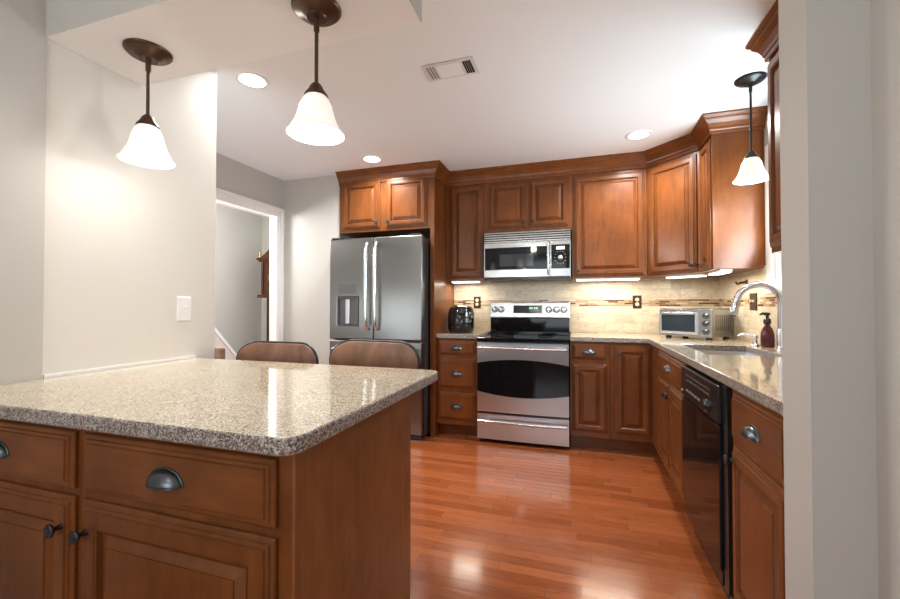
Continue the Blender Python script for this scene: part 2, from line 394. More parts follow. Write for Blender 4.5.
# ------------------------------------------------------------------ cabinet pieces
DOORP = [(0, 0), (0, .008), (.003, .0110), (.008, .0120), (.0105, .0120), (.0125, .0155), (.017, .0165), (.019, .0165), (.021, .0205)]
def add_knob(parent, x, z, y=-.0205):
    M = Matrix.Translation((x, y, z)) @ Matrix.Rotation(pi/2, 4, 'X')
    mb = MB().lathe([(.0085, 0), (.0065, .004), (.0055, .012), (.0075, .016), (.0145, .0195), (.0165, .023), (.0155, .0265), (.0125, .0275), (.0118, .0265), (.0085, .0275), (.003, .030), (0, .0303)], 20, M)
    return obj('knob', mb, KNOBM, parent, label='dark pewter round knob')
def add_pull(parent, x, z, y=-.0205, w=.047):
    mb = MB(); n, k = 20, 8; vs = []; fs = []
    for i in range(n+1):
        a = pi*i/n
        for j in range(k+1):
            b = pi/2*j/k
            # quarter-ellipsoid hood, open below
            vs.append((x - w*cos(a), y - .026*sin(a)*sin(b)*1.0, z - .014 + .031*sin(a)*cos(b)))
    for i in range(n):
        for j in range(k):
            fs.append((i*(k+1)+j, (i+1)*(k+1)+j, (i+1)*(k+1)+j+1, i*(k+1)+j+1))
    mb.add(vs, fs, True)
    rim = [(x - (w+.004)*cos(pi*i/n), y - .001, z - .014 + (.031+.004)*sin(pi*i/n)) for i in range(n+1)]
    mb.tube(rim, .0028, 6)
    lip = [(x - w*cos(pi*i/n), y - .026*sin(pi*i/n), z - .014) for i in range(n+1)]
    mb.tube(lip, .0022, 6)
    o = obj('cup_pull', mb, PEWTER, parent, label='dark pewter cup pull'); sm = o.modifiers.new('solid', 'SOLIDIFY'); sm.thickness = .0018
    return o
def add_door(parent, x0, x1, z0, z1, knob=None, fw=.056):
    w, h = x1-x0, z1-z0
    fr = MB().rings(w, h, DOORP + [(fw-.010, .0205), (fw-.008, .0180), (fw-.004, .0170), (fw, .0045)], back='open')
    fr.rings(w, h, [(0, 0), (fw, .001)], back='open')          # rear face
    d = obj('door', fr, WOODV, parent, loc=(x0, 0, z0))
    pn = MB().rings(w-2*fw, h-2*fw, [(0, .001), (0, .0045), (.007, .0045), (.009, .0075), (.030, .0160), (.031, .0190)], x0=fw, z0=fw)
    obj('panel', pn, WOODV, d)
    if knob:
        kx = .030 if 'l' in knob else w-.030
        kz = .045 if 'b' in knob else h-.045
        if 'm' in knob: kz = h-.07
        add_knob(d, kx, kz)
    return d
def add_drawer(parent, x0, x1, z0, z1, pull=True, mw=.047):
    w, h = x1-x0, z1-z0
    mb = MB().rings(w, h, DOORP)
    d = obj('drawer', mb, WOODH, parent, loc=(x0, 0, z0))
    if pull: add_pull(d, w/2, h/2+.002, w=mw)
    return d
def base_carcass(root, w, depth, top=.875, toe=True, tl=0, trr=0):
    obj('carcass', MB().box(0, w, 0, depth, .11, top), WOODV, root, .0015)
    if toe: obj('toe_kick', MB().box(tl, w-trr, .075, depth, 0, .109), WOODH, root)
def base_cab(label, loc, rotz, w, depth, fronts, group='base cabinets', **kw):
    t = thing('base_cabinet', label, 'cabinet', loc, rotz, group)
    base_carcass(t, w, depth, **kw)
    for f in fronts:
        if f[0] == 'drawer': add_drawer(t, *f[1:])
        else: add_door(t, *f[1:])
    return t
FY = 3.475; BD = YB-.002-FY
# --- back run
x0 = -1.229
base_cab('three-drawer wooden base cabinet between the refrigerator and the range', (x0, FY, 0), 0, .379, BD,
    [('drawer', -1.199-x0, -.867-x0, .733, .856), ('drawer', -1.199-x0, -.867-x0, .442, .693), ('drawer', -1.199-x0, -.867-x0, .160, .396)])
x0 = -.073
base_cab('base cabinet with a drawer over one door just right of the range', (x0, FY, 0), 0, .303, BD,
    [('drawer', -.053-x0, .206-x0, .736, .856), ('door', -.053-x0, .206-x0, .157, .697, 'tlm')])
x0 = .232
base_cab('corner base cabinet with one full-height door beside the narrow drawer cabinet', (x0, FY, 0), 0, XR-.003-x0, BD,
    [('door', .267-x0, .524-x0, .160, .850, 'tlm')], trr=.52)
# --- right run : local x runs towards the camera
FX = .533; RD = XR-.003-FX
def rbase(label, ya, yb, fronts, **kw):
    return base_cab(label, (FX, ya, 0), -pi/2, ya-yb, RD, [(f[0], ya-f[1], ya-f[2]) + tuple(f[3:]) for f in fronts], **kw)
sb = rbase('sink base cabinet with a false drawer and two doors beside the dishwasher', 3.473, 2.395,
    [('drawer', 3.115, 2.405, .713, .855), ('door', 3.115, 2.765, .163, .690, 'trm'), ('door', 2.755, 2.405, .163, .690, 'tlm')], toe=True, tl=.08, top=.70)
# stretcher rails carry the open top of the sink base around the bowl
obj('face_rail', MB().box(0, 1.078, 0, .055, .7005, .875), WOODV, sb)
rbase('nearest right base cabinet with a cup-pull drawer over one door', 1.735, 1.262,
    [('drawer', 1.700, 1.285, .688, .858), ('door', 1.700, 1.285, .130, .670, 'tl')])
# --- peninsula
PY = .690; PD = 1.272-PY
pen = base_cab('peninsula base cabinet at the free end, with veneered end panel', (-1.157, PY, 0), 0, .607, PD,
    [('drawer', -1.151+1.157, -.584+1.157, .718, .858, True, .046), ('door', -1.153+1.157, -.584+1.157, .130, .698, 'tlm', .066)], group='peninsula cabinets')
obj('end_panel', MB().box(.607, .614, -.002, PD+.001, 0, .874), WOODE, pen, label='cherry veneer end panel')
obj('back_panel', MB().box(0, .607, PD, PD+.006, 0, .874), WOODE, pen)
pen2 = base_cab('peninsula base cabinet next to the wall, partly out of view at left', (-1.776, PY, 0), 0, .618, PD,
    [('drawer', .025, .591, .718, .858, True, .046), ('door', .025, .594, .130, .698, 'trm', .066)], group='peninsula cabinets')
obj('back_panel', MB().box(0, .618, PD, PD+.006, 0, .874), WOODE, pen2)

# ------------------------------------------------------------------ countertops
def round_poly(pts, rad, n=8):
    out = []
    for (x, y), r, a0 in zip(pts, rad, (180, 270, 0, 90)):
        if r == 0: out.append((x, y)); continue
        sx = 1 if a0 in (180, 90) else -1; sy = 1 if a0 in (180, 270) else -1
        for k in range(n+1):
            a = R(a0 + 90*k/n); out.append((x + sx*r + r*cos(a), y + sy*r + r*sin(a)))
    return out
def counter(name, mb, label, bevel=.006):
    o = obj(name, mb, [GRAN, GRANE], None, bevel, 3)
    for p in o.data.polygons:
        if abs(p.normal.z) < .5: p.material_index = 1
    return tag(o, label, 'countertop', 'granite countertops')
CT0, CT1 = .8775, .914
pts = round_poly([(XW+.007, .648), (-.520, .648), (-.520, 1.521), (XW+.007, 1.521)], (0, .042, .045, .0))
counter('countertop', MB().prism(pts, CT0, CT1), 'speckled granite peninsula countertop with rounded corners')
counter('countertop', MB().prism([(-1.229, 3.45), (-.845, 3.45), (-.845, YB-.010), (-1.229, YB-.010)], CT0, CT1), 'small granite countertop between refrigerator and range, under the air fryer', .004)
SX0, SX1, SY0, SY1 = .640, 1.000, 2.42, 3.02
xs = [-.073, .5076, SX0, SX1, XR-.011]; ys = [1.258, SY0, SY1, 3.45, YB-.011]
counter('countertop', MB().gridslab(xs, ys, lambda i, j: (j == 3 or i >= 1) and not (i == 2 and j == 1), CT0, CT1), 'L-shaped granite countertop holding the sink and toaster oven', .004)

# ------------------------------------------------------------------ upper cabinets
UB, UT = 1.412, 2.436
def upper(label, loc, rotz, w, depth, z0, doors, body=None):
    t = thing('upper_cabinet', label, 'cabinet', loc, rotz, 'wall cabinets')
    obj('carcass', body or MB().box(0, w, 0, depth, z0, UT), WOODV, t, .0015)
    for d in doors: add_door(t, *d)
    return t
UY = 3.73; UD = YB-.002-UY
upper('narrow single-door upper cabinet left of the microwave', (-1.228, UY, 0), 0, .376, UD, UB, [(-1.174+1.228, -.858+1.228, 1.432, 2.300, 'br')])
upper('short two-door upper cabinet above the microwave', (-.850, UY, 0), 0, .793, UD, 1.838, [(.055, .400, 1.877, 2.300, 'br', .05), (.430, .760, 1.877, 2.300, 'bl', .05)])
upper('wide single-door upper cabinet right of the microwave', (-.055, UY, 0), 0, .598, UD, UB, [(.015, .580, 1.424, 2.296, 'bl')])
# diagonal corner
ax, ay, bx, by = .545, 3.73, .857, 3.415
L = math.hypot(bx-ax, by-ay); ang = math.atan2(by-ay, bx-ax)
t = thing('upper_cabinet', 'diagonal corner upper cabinet with one door', 'cabinet', (ax, ay, 0), ang, 'wall cabinets')
def loc2(x, y):
    dx, dy = x-ax, y-ay; return (dx*cos(ang)+dy*sin(ang), -dx*sin(ang)+dy*cos(ang))
obj('carcass', MB().prism([loc2(*p) for p in ((ax, ay), (bx-.001, by), (XR-.003, by+.001), (XR-.003, YB-.003), (ax, YB-.003))], UB, UT), WOODV, t, .0015)
add_door(t, .022, L-.022, 1.424, 2.296, 'br')
UX = .857; URD = XR-.003-UX
upper('narrow upper cabinet next to the diagonal corner, with a broad end panel facing the room', (UX, 3.413, 0), -pi/2, .283, URD, UB, [(.030, .262, 1.424, 2.296, 'bl', .05)])
upper('near upper cabinet at the right edge, beside the sink pendant', (UX, 2.262, 0), -pi/2, 1.0, URD, UB, [(.012, .490, 1.437, 2.296, 'br'), (.500, .985, 1.437, 2.296, 'bl')])
# refrigerator cabinet with its tall side panel
FCX, FCY = -2.205, 3.415
fc = thing('refrigerator_cabinet', 'two-door cabinet above the refrigerator with a tall side panel', 'cabinet', (FCX, FCY, 0), 0, 'wall cabinets')
fw_ = .935
obj('carcass', MB().box(0, fw_-.001, 0, YB-.002-FCY, 1.862, UT), WOODV, fc, .0015)
obj('side_panel', MB().box(fw_, fw_+.040, 0, YB-.002-FCY, 0, UT), WOODV, fc, .0015)
add_door(fc, .040, .440, 1.893, 2.335, 'br'); add_door(fc, .502, .905, 1.893, 2.335, 'bl')

# crown moulding: profile (outward, z) swept with mitres
CP = [(0, 2.318), (.010, 2.318), (.013, 2.326), (.013, 2.340), (.018, 2.346), (.022, 2.360), (.034, 2.384), (.050, 2.402), (.054, 2.408), (.054, 2.414), (.062, 2.420), (.070, 2.430), (.070, 2.4395), (0, 2.4395)]
def crown(name, path):
    P = [Vector(p) for p in path]; n = len(P); nr = []
    for i in range(n-1):
        d = (P[i+1]-P[i]).normalized(); nr.append(Vector((d.y, -d.x)))     # room side is to the right of the path
    vs = []; k = len(CP)
    for i in range(n):
        if i == 0: o = nr[0]
        elif i == n-1: o = nr[-1]
        else:
            b = (nr[i-1]+nr[i]).normalized(); o = b / max(.2, b.dot(nr[i]))
        for out, z in CP: vs.append((P[i].x + o.x*out, P[i].y + o.y*out, z))
    fs = [(i*k+j, (i+1)*k+j, (i+1)*k+(j+1) % k, i*k+(j+1) % k) for i in range(n-1) for j in range(k)]
    fs += [tuple(range(k)), tuple(reversed(range((n-1)*k, n*k)))]
    return struct(name, MB().add(vs, fs), WOODH)
e = .0008
crown('trim_1', [(-2.2035, FCY-e), (FCX+.975+e, FCY-e), (FCX+.975+e, UY-e), (ax, ay-e), (bx-e, by), (UX-e, 3.130-e), (XR-.001, 3.130-e)])
crown('trim_2', [(XR-.001, 2.262+e), (UX-e, 2.262+e), (UX-e, 1.262)])

# ------------------------------------------------------------------ refrigerator
fx0, fx1, fy = -2.203, -1.284, 3.255
FWd = fx1-fx0
f = thing('refrigerator', 'stainless french-door refrigerator with ice dispenser under the two-door cabinet', 'refrigerator', (fx0, fy, 0))
obj('body', MB().box(.004, FWd-.004, .068, .745, .03, 1.765), DKGREY, f, .004)
obj('base_grille', MB().box(.02, FWd-.02, .05, .60, .004, .0295), BLACKP, f)
sp = .452; zt, zs, zf = 1.778, .862, .05
def fdoor(x0, x1, z0, z1, name, hole=None):
    mb = MB()
    if hole:
        hx0, hx1, hz0, hz1 = hole
        Mz = Matrix(((1, 0, 0, 0), (0, 0, -1, .065), (0, 1, 0, 0), (0, 0, 0, 1)))    # slab in x,z extruded along -y
        xs, zs_ = [x0, hx0, hx1, x1], [z0, hz0, hz1, z1]
        tmp = MB().gridslab(xs, zs_, lambda i, j: not (i == 1 and j == 1), 0, .065)
        mb.add(tmp.v, tmp.f, False, Mz)
    else: mb.box(x0, x1, 0, .065, z0, z1)
    return obj(name, mb, STEELD, f, .010, 4)
hx0, hx1, hz0, hz1 = .085, .300, .985, 1.245
ld = fdoor(0, sp-.002, zs, zt, 'door', (hx0, hx1, hz0, hz1)); rd = fdoor(sp+.002, FWd, zs, zt, 'door')
fd = fdoor(0, FWd, zf, zs-.012, 'freezer_drawer')
dsp = obj('dispenser', MB().rings(hx1-hx0-.002, hz1-hz0-.002, [(0, -.02), (0, .003), (.008, .003), (.010, -.055)], x0=hx0+.001, z0=hz0+.001), mat('dispenser_plastic', (.10, .10, .105), .3), ld, label='ice and water dispenser')
obj('spout', MB().box(.165, .205, .006, .05, .999, 1.226), STEELL, dsp, .004)
obj('drip_tray', MB().box(hx0+.016, hx1-.016, .002, .052, hz0+.004, hz0+.014), BLACKP, dsp)
obj('control_marks', MB().box(.10, .28, -.0006, .001, 1.275, 1.36), mat('control_panel_grey', (.14, .14, .14), .3, .6), ld)
for d, xh in ((ld, sp-.045), (rd, sp+.045)):
    p = [(xh, -.002, .955), (xh, -.040, .962), (xh, -.052, 1.0)] + [(xh, -.052-.012*sin(pi*k/10), 1.0+.68*k/10) for k in range(1, 10)] + [(xh, -.052, 1.68), (xh, -.040, 1.718), (xh, -.002, 1.725)]
    obj('handle', MB().tube(p, .0105, 12, None, True, 1.5), STEELL, d)
p = [(.06, -.002, .78), (.06, -.045, .78), (.10, -.055, .78)] + [(.10+(FWd-.2)*k/10, -.055-.010*sin(pi*k/10), .78) for k in range(1, 10)] + [(FWd-.10, -.055, .78), (FWd-.06, -.045, .78), (FWd-.06, -.002, .78)]
obj('handle', MB().tube(p, .013, 12), STEELL, fd)
obj('hinge_cover', MB().box(.02, .12, .0, .07, 1.7785, 1.792), DKGREY, f, .003)
obj('hinge_cover', MB().box(FWd-.12, FWd-.02, .0, .07, 1.7785, 1.792), DKGREY, f, .003)

# ------------------------------------------------------------------ range
rx0, rw, ry = -.838, .757, 3.420
g = thing('range', 'stainless electric range with black glass cooktop and arched oven window', 'range', (rx0, ry, 0))
rb = YB-.012-ry
obj('body', MB().box(0, rw, .036, rb, .03, .860), BLACKP, g)
for fxx in (.04, rw-.06):
    obj('foot', MB().box(fxx, fxx+.02, .10, .12, 0, .0295), BLACKP, g)
ck = obj('cooktop', MB().box(-.004, rw+.004, -.006, rb-.150, .8635, .893) , BLACKG, g, .005)
for bxx, byy, r in ((.20, .16, .095), (.56, .16, .075), (.20, .36, .075), (.56, .36, .095)):
    obj('burner_ring', MB().lathe([(r-.003, .8936), (r, .8938), (r+.001, .8936)], 40, Matrix.Translation((bxx, byy, 0))), GREYP, ck)
# oven door : stainless frame with a barrel-shaped window
def arch_door(z0, z1, wz0, wz1, bulge):
    n = 24; fm = MB(); gm = MB(); th = .034
    def crv(x): return 1-((x-rw/2)/(rw/2))**2
    def bowy(x): return -.010*crv(x)
    xs = [rw*i/n for i in range(n+1)]
    def strip(mb, lo, hi, off=0.0, sm=True):
        vs = []; fs = []
        for x in xs:
            y = bowy(x)+off
            vs += [(x, y, lo(x)), (x, y, hi(x)), (x, th, hi(x)), (x, th, lo(x))]
        for i in range(n):
            for k in range(4):
                fs.append((i*4+k, (i+1)*4+k, (i+1)*4+(k+1) % 4, i*4+(k+1) % 4))
        fs = [tuple(reversed(q)) for q in fs]
        fs += [(0, 1, 2, 3), (4*n+3, 4*n+2, 4*n+1, 4*n)]
        mb.add(vs, fs)
    top = lambda x: wz1+bulge*crv(x); bot = lambda x: wz0-bulge*crv(x)
    strip(fm, top, lambda x: z1); strip(fm, lambda x: z0, bot)
    strip(gm, lambda x: bot(x)+.0005, lambda x: top(x)-.0005, .002)
    return fm, gm
fm, gm = arch_door(.265, .852, .435, .677, .037)
od = obj('oven_door', fm, STEELR, g); obj('window', gm, BLACKG, od, label='black glass oven window')
def bar(z, y0, inset, rad, mount=.035):
    n = 12
    p = [(inset+(rw-2*inset)*k/n, y0-.045-.012*sin(pi*k/n), z) for k in range(n+1)]
    mb = MB().tube(p, rad, 12)
    for x in (inset+.07, rw-inset-.07): mb.tube([(x, y0-.002, z+.006), (x, y0-.05, z)], rad*.8, 10)
    return mb
obj('handle', bar(.812, -.004, .012, .0125), STEELL, od)
dw_ = MB(); n = 24
vs = []; fs = []
for i in range(n+1):
    x = rw*i/n; y = -.008*(1-((x-rw/2)/(rw/2))**2)
    vs += [(x, y, .034), (x, y, .246), (x, .034, .246), (x, .034, .034)]
for i in range(n):
    for k in range(4): fs.append((i*4+(k+1) % 4, (i+1)*4+(k+1) % 4, (i+1)*4+k, i*4+k))
fs += [(0, 1, 2, 3), (4*n+3, 4*n+2, 4*n+1, 4*n)]
wd = obj('warming_drawer', dw_.add(vs, fs), STEELR, g)
obj('handle', bar(.196, -.006, .015, .0125), STEELL, wd)
# backguard
bgd = obj('backguard', MB().box(.022, rw-.004, rb-.148, rb-.001, .8935, 1.052), BLACKG, g, .003)
Mt = Matrix.Translation((.009, rb-.150, 1.0525)) @ Matrix.Rotation(R(-8), 4, 'X')
cp_ = obj('control_panel', MB().box(.008, rw-.008, -.010, .055, 0, .146, Mt), STEELR, bgd, .006)
obj('display', MB().box(.235, .500, -.0125, -.0095, .042, .115, Mt), BLACKG, cp_)
dg = MB()
for k in range(4): dg.box(.385+.018*k+(.006 if k > 1 else 0), .396+.018*k+(.006 if k > 1 else 0), -.0135, -.0124, .082, .098, Mt)
obj('clock_digits', dg, DISPG, cp_)
for kx in (.055, .118, .560, .630, .695):
    Mk = Mt @ Matrix.Translation((kx, -.010, .076)) @ Matrix.Rotation(pi/2, 4, 'X')
    kn = MB().lathe([(.026, 0), (.026, .004), (.020, .008), (.0185, .026), (.016, .029), (0, .029)], 24, Mk)
    kn.box(-.0045, .0045, -.019, .019, .026, .036, Mk)
    kb = obj('knob', kn, STEELL, cp_); obj('skirt', MB().lathe([(.030, 0), (.030, .002), (.0262, .002)], 24, Mk), BLACKP, kb)

# ------------------------------------------------------------------ microwave
mx0, mw, my = -.830, .762, 3.655
mc = thing('microwave', 'stainless over-the-range microwave with black door glass', 'microwave', (mx0, my, 0))
mb_ = YB-.012-my
obj('body', MB().box(0, mw, .03, mb_, 1.402, 1.835), BLACKP, mc, .004)
# vent grille of slats
obj('vent_backing', MB().box(0, mw, .012, .03, 1.735, 1.834), BLACKP, mc)
gv = MB()
for k in range(5): gv.box(0, mw, -.002, .0115, 1.738+.020*k, 1.749+.020*k)
obj('vent_grille', gv, STEEL, mc)
dwid = .588
def curved(x0, x1, z0, z1, bow, th=.029, n=12, W_=mw, off=0):
    vs = []; fs = []
    for i in range(n+1):
        x = x0+(x1-x0)*i/n; y = off-bow*(1-((x-W_/2)/(W_/2))**2)
        vs += [(x, y, z0), (x, y, z1), (x, th, z1), (x, th, z0)]
    for i in range(n):
        for k in range(4): fs.append((i*4+(k+1) % 4, (i+1)*4+(k+1) % 4, (i+1)*4+k, i*4+k))
    return MB().add(vs, fs + [(0, 1, 2, 3), (4*n+3, 4*n+2, 4*n+1, 4*n)])
md = obj('door', curved(0, dwid, 1.425, 1.733, .010), STEEL, mc)
obj('door_glass', curved(.008, dwid-.022, 1.488, 1.690, .0115, .02), BLACKG, md)
obj('viewing_window', curved(.145, .445, 1.520, 1.628, .0122, .02), mat('tinted_window', (.035, .04, .04), .06), md)
hb = [(dwid-.012, -.006, 1.445), (dwid-.012, -.036, 1.458)] + [(dwid-.012, -.040-.010*sin(pi*k/8), 1.465+.235*k/8) for k in range(9)] + [(dwid-.012, -.036, 1.708), (dwid-.012, -.006, 1.720)]
obj('handle', MB().tube(hb, .011, 12), STEELL, md)
cpn = obj('control_panel', curved(dwid+.004, mw, 1.425, 1.733, .010), STEEL, mc)
obj('control_glass', curved(dwid+.012, mw-.006, 1.490, 1.700, .0115, .02), BLACKG, cpn)
obj('display', MB().box(dwid+.055, dwid+.125, -.0105, -.004, 1.655, 1.682), DISPY, cpn)
Mk = Matrix.Translation((dwid+.088, -.006, 1.585)) @ Matrix.Rotation(pi/2, 4, 'X')
obj('dial', MB().lathe([(.022, 0), (.021, .010), (.018, .013), (0, .013)], 24, Mk), STEELL, cpn)
for k in range(12):
    a = 2*pi*k/12
    bxk, bzk = dwid+.088+.046*cos(a), 1.585+.056*sin(a)
    obj('button', MB().box(bxk-.005, bxk+.005, -.0100, -.004, bzk-.003, bzk+.003), GREYP, cpn)

# ------------------------------------------------------------------ dishwasher (local x runs towards the camera)
dya, dyb = 2.390, 1.740
D = thing('dishwasher', 'glossy black dishwasher between the sink cabinet and nearest right cabinet', 'dishwasher', (FX-.004, dya, 0), -pi/2)
dl = dya-dyb
obj('body', MB().box(.004, dl-.004, .03, .56, .10, .872), BLACKP, D)
obj('toe_panel', MB().box(.004, dl-.004, .03, .10, .004, .0995), BLACKP, D)
ddr = obj('door', MB().box(.006, .590, -.022, .028, .163, .705), BLACKG, D, .004, label='glossy black door')
lp = obj('lower_panel', MB().box(.006, .590, -.014, .028, .105, .155), BLACKG, D, .003)
cpl = obj('control_panel', MB().box(.006, .590, -.026, .028, .712, .862), BLACKP, D, .006)
obj('handle_recess', MB().rings(.40, .035, [(0, .0265), (.004, .0285), (.010, .0285), (.014, .022)], x0=.10, z0=.795, back=False), BLACKM, cpl)
for k in range(5): obj('button', MB().box(.12+.05*k, .15+.05*k, -.0285, -.025, .748, .757), GREYP, cpl)
obj('dial', MB().lathe([(.028, 0), (.026, .012), (0, .012)], 24, Matrix.Translation((.45, -.026, .752)) @ Matrix.Rotation(pi/2, 4, 'X')), BLACKP, cpl)
obj('latch_light', MB().lathe([(.006, 0), (.005, .003), (0, .004)], 12, Matrix.Translation((.03, -.026, .735)) @ Matrix.Rotation(pi/2, 4, 'X')), STEELL, cpl)
obj('filler_strip', MB().box(.598, dl-.004, -.010, .028, .105, .868), BLACKP, D)

# ------------------------------------------------------------------ sink, faucet, dispenser, soap
s = thing('sink', 'undermount stainless sink set in the L-shaped countertop', 'sink', (0, 0, 0))
x0, x1, y0, y1, zt_, zb_ = SX0-.006, SX1+.006, SY0-.006, SY1+.006, CT0-.0005, .715
ins = .03; vs = []; fs = []
for z, k in ((zt_, 0), (zt_-.03, .004), (zb_+.03, .012), (zb_, ins)):
    vs += [(x0+k, y0+k, z), (x1-k, y0+k, z), (x1-k, y1-k, z), (x0+k, y1-k, z)]
for i in range(3):
    for k in range(4): fs.append((i*4+(k+1) % 4, i*4+k, (i+1)*4+k, (i+1)*4+(k+1) % 4))
fs.append((12, 13, 14, 15))
o = obj('bowl', MB().add(vs, fs), mat('satin_sink_steel', (.66, .66, .66), .3, 1), s); sm = o.modifiers.new('solid', 'SOLIDIFY'); sm.thickness = .0015; sm.offset = 1
obj('drain', MB().lathe([(.045, 0), (.043, .004), (.03, .003), (.028, -.0), (0, .0)], 24, Matrix.Translation(((x0+x1)/2, (y0+y1)/2, zb_+.001))), CHROME, s)

FA = Vector((1.080, 2.735, .9145))
fa = thing('faucet', 'brushed nickel gooseneck pull-down faucet behind the sink', 'faucet', FA, 0)
obj('base', MB().lathe([(.030, 0), (.030, .006), (.026, .012), (.0235, .03), (.0235, .115), (.021, .125)], 24), CHROME, fa)
dirv = Vector((-.96, .28, 0)).normalized()
rr = .102; zc = .272
p = [(0, 0, .12), (0, 0, .19), (0, 0, zc)]
for k in range(1, 17):
    a = pi*.96*k/16; q = dirv*(rr-rr*cos(a)); p.append((q.x, q.y, zc+rr*sin(a)))
obj('spout', MB().tube(p, .0185, 16), CHROME, fa)
en = Vector(p[-1]); dn = (Vector(p[-1])-Vector(p[-2])).normalized()
hp = [en, en+dn*.012, en+dn*.018, en+dn*.06, en+dn*.085, en+dn*.09]
sh = obj('spray_head', MB().tube(hp, [.0170, .0175, .0195, .0215, .0225, .019], 16), CHROME, fa)
obj('nozzle', MB().tube([en+dn*.09, en+dn*.094], .016, 16), BLACKP, sh)
lv = obj('lever', MB().tube([(.012, -.018, .085), (.018, -.055, .092), (.022, -.075, .12), (.024, -.085, .19)], [.012, .011, .0085, .007], 12), CHROME, fa)

sd = thing('soap_dispenser', 'small nickel deck soap pump between sink and red bottle', 'soap dispenser', (1.060, 3.035, .9145))
obj('base', MB().lathe([(.026, 0), (.026, .006), (.018, .012), (.011, .03), (.011, .045), (.016, .049), (.016, .062), (.010, .066)], 20), CHROME, sd)
obj('spout', MB().tube([(0, 0, .058), (-.03, .01, .066), (-.065, .02, .068), (-.085, .027, .058)], [.009, .009, .008, .006], 10), CHROME, sd)

bt = thing('soap_bottle', 'dark red foaming soap bottle with black pump beside the faucet', 'soap bottle', (1.098, 2.965, .9145), R(20))
obj('bottle', MB().lathe([(.001, 0), (.031, 0), (.035, .006), (.036, .05), (.034, .085), (.026, .112), (.016, .128), (.014, .142)], 28), REDSOAP, bt)
pc = obj('pump', MB().lathe([(.019, .142), (.020, .146), (.020, .166), (.017, .172), (.008, .176), (.008, .192), (.015, .194), (.016, .206), (.012, .210), (0, .211)], 24), BLACKP, bt)
obj('nozzle', MB().tube([(0, 0, .203), (-.03, 0, .204), (-.046, 0, .198)], [.009, .008, .006], 10), BLACKP, pc)

# ------------------------------------------------------------------ toaster oven (front faces -y locally)
to = thing('toaster_oven', 'stainless toaster oven with three knobs in the counter corner', 'toaster oven', (.615, 3.640, .9145), R(-41))
tw, td, tz0, tz1 = .395, .335, .017, .232
obj('housing', MB().box(0, tw, .012, td, tz0, tz1), STEEL, to, .012, 3)
for fx_, fy_ in ((.03, .04), (tw-.06, .04), (.03, td-.05), (tw-.06, td-.05)):
    obj('foot', MB().box(fx_, fx_+.03, fy_, fy_+.03, 0, tz0-.0005), BLACKP, to)
obj('fascia', MB().box(.002, tw-.002, 0, .0115, tz0+.002, tz1-.006), STEEL, to, .003)
dr = obj('door', MB().rings(.295, .165, [(0, .0005), (0, .012), (.006, .014), (.018, .014), (.020, .010)], x0=.008, z0=tz0+.020, back='open'), STEELL, to)
obj('door_glass', MB().box(.027, .284, -.0105, -.004, tz0+.040, tz0+.166), GLASSO, dr)
obj('handle', MB().tube([(.03, -.014, tz0+.178), (.03, -.036, tz0+.180), (.28, -.036, tz0+.180), (.28, -.014, tz0+.178)], .0075, 10), STEELL, dr)
for k in range(3):
    Mk = Matrix.Translation((.355, -.0005, tz0+.045+.058*k)) @ Matrix.Rotation(pi/2, 4, 'X')
    kn = MB().lathe([(.022, 0), (.022, .003), (.017, .006), (.016, .022), (0, .023)], 20, Mk).box(-.003, .003, -.016, .016, .022, .026, Mk)
    obj('knob', kn, PEWTER, to)
for k in range(8): obj('vent_slot', MB().box(tw-.0005, tw+.0006, .06+.03*k, .066+.03*k, tz0+.05, tz1-.05), BLACKP, to)

# ------------------------------------------------------------------ air fryer
af = thing('air_fryer', 'black rounded air fryer on the small counter beside the refrigerator panel', 'air fryer', (-1.082, 3.765, .9145), R(14))
obj('body', MB().lathe([(.105, 0), (.118, .008), (.126, .04), (.128, .12), (.124, .19), (.112, .230), (.085, .250), (.04, .256), (0, .257)], 40), mat('glossy_black_shell', (.012, .013, .016), .14, 0, Coat_Weight=.3), af)
bs = MB(); n = 14; vs = []; fs = []
for i in range(n+1):
    a = -pi/2 + (i-n/2)/n*1.7
    for r, z in ((.124, .03), (.132, .035), (.134, .09), (.133, .135), (.124, .14)): vs.append((r*cos(a), r*sin(a), z))
for i in range(n):
    for j in range(4): fs.append((i*5+j, (i+1)*5+j, (i+1)*5+j+1, i*5+j+1))
bk = obj('basket', bs.add(vs, fs, True), BLACKP, af)
obj('handle', MB().tube([(0, -.130, .118), (0, -.165, .116), (0, -.172, .095), (0, -.168, .05)], [.014, .014, .013, .011], 10, None, True, 1.4), BLACKP, bk)
obj('dial', MB().lathe([(.030, 0), (.028, .010), (0, .011)], 24, Matrix.Translation((0, -.122, .185)) @ Matrix.Rotation(pi/2, 4, 'X')), BLACKP, af)

# ------------------------------------------------------------------ outlets, switches, hook
def outlet(label, loc, rotz, gang=1, kind='outlet', plate=BROWNP, face=IVORY):
    w = .073 if gang == 1 else .118
    t = thing('outlet' if kind == 'outlet' else 'switch_plate', label, 'outlet' if kind == 'outlet' else 'light switch', loc, rotz, 'bronze wall plates on the backsplash' if plate is BROWNP else None)
    obj('plate', MB().rings(w, .117, [(0, 0), (0, .003), (.005, .006)], x0=-w/2, z0=-.0585), plate, t)
    if kind == 'outlet':
        for z in (-.021, .021):
            M = Matrix.Translation((0, -.006, z)) @ Matrix.Rotation(pi/2, 4, 'X')
            obj('receptacle', MB().lathe([(.0165, -.0005), (.0165, .002), (.015, .003), (0, .003)], 20, M), face, t)
    else:
        for gx in ([0] if gang == 1 else [-.023, .023]):
            obj('toggle', MB().box(gx-.005, gx+.005, -.016, -.005, -.004, .013), face, t, .002)
    return t
YT, XT = YB-.0105, XR-.0105
outlet('bronze outlet plate on the backsplash above the air fryer', (-.985, YT, 1.200), 0)
outlet('bronze outlet plate on the backsplash left of the toaster oven', (.500, YT, 1.200), 0)
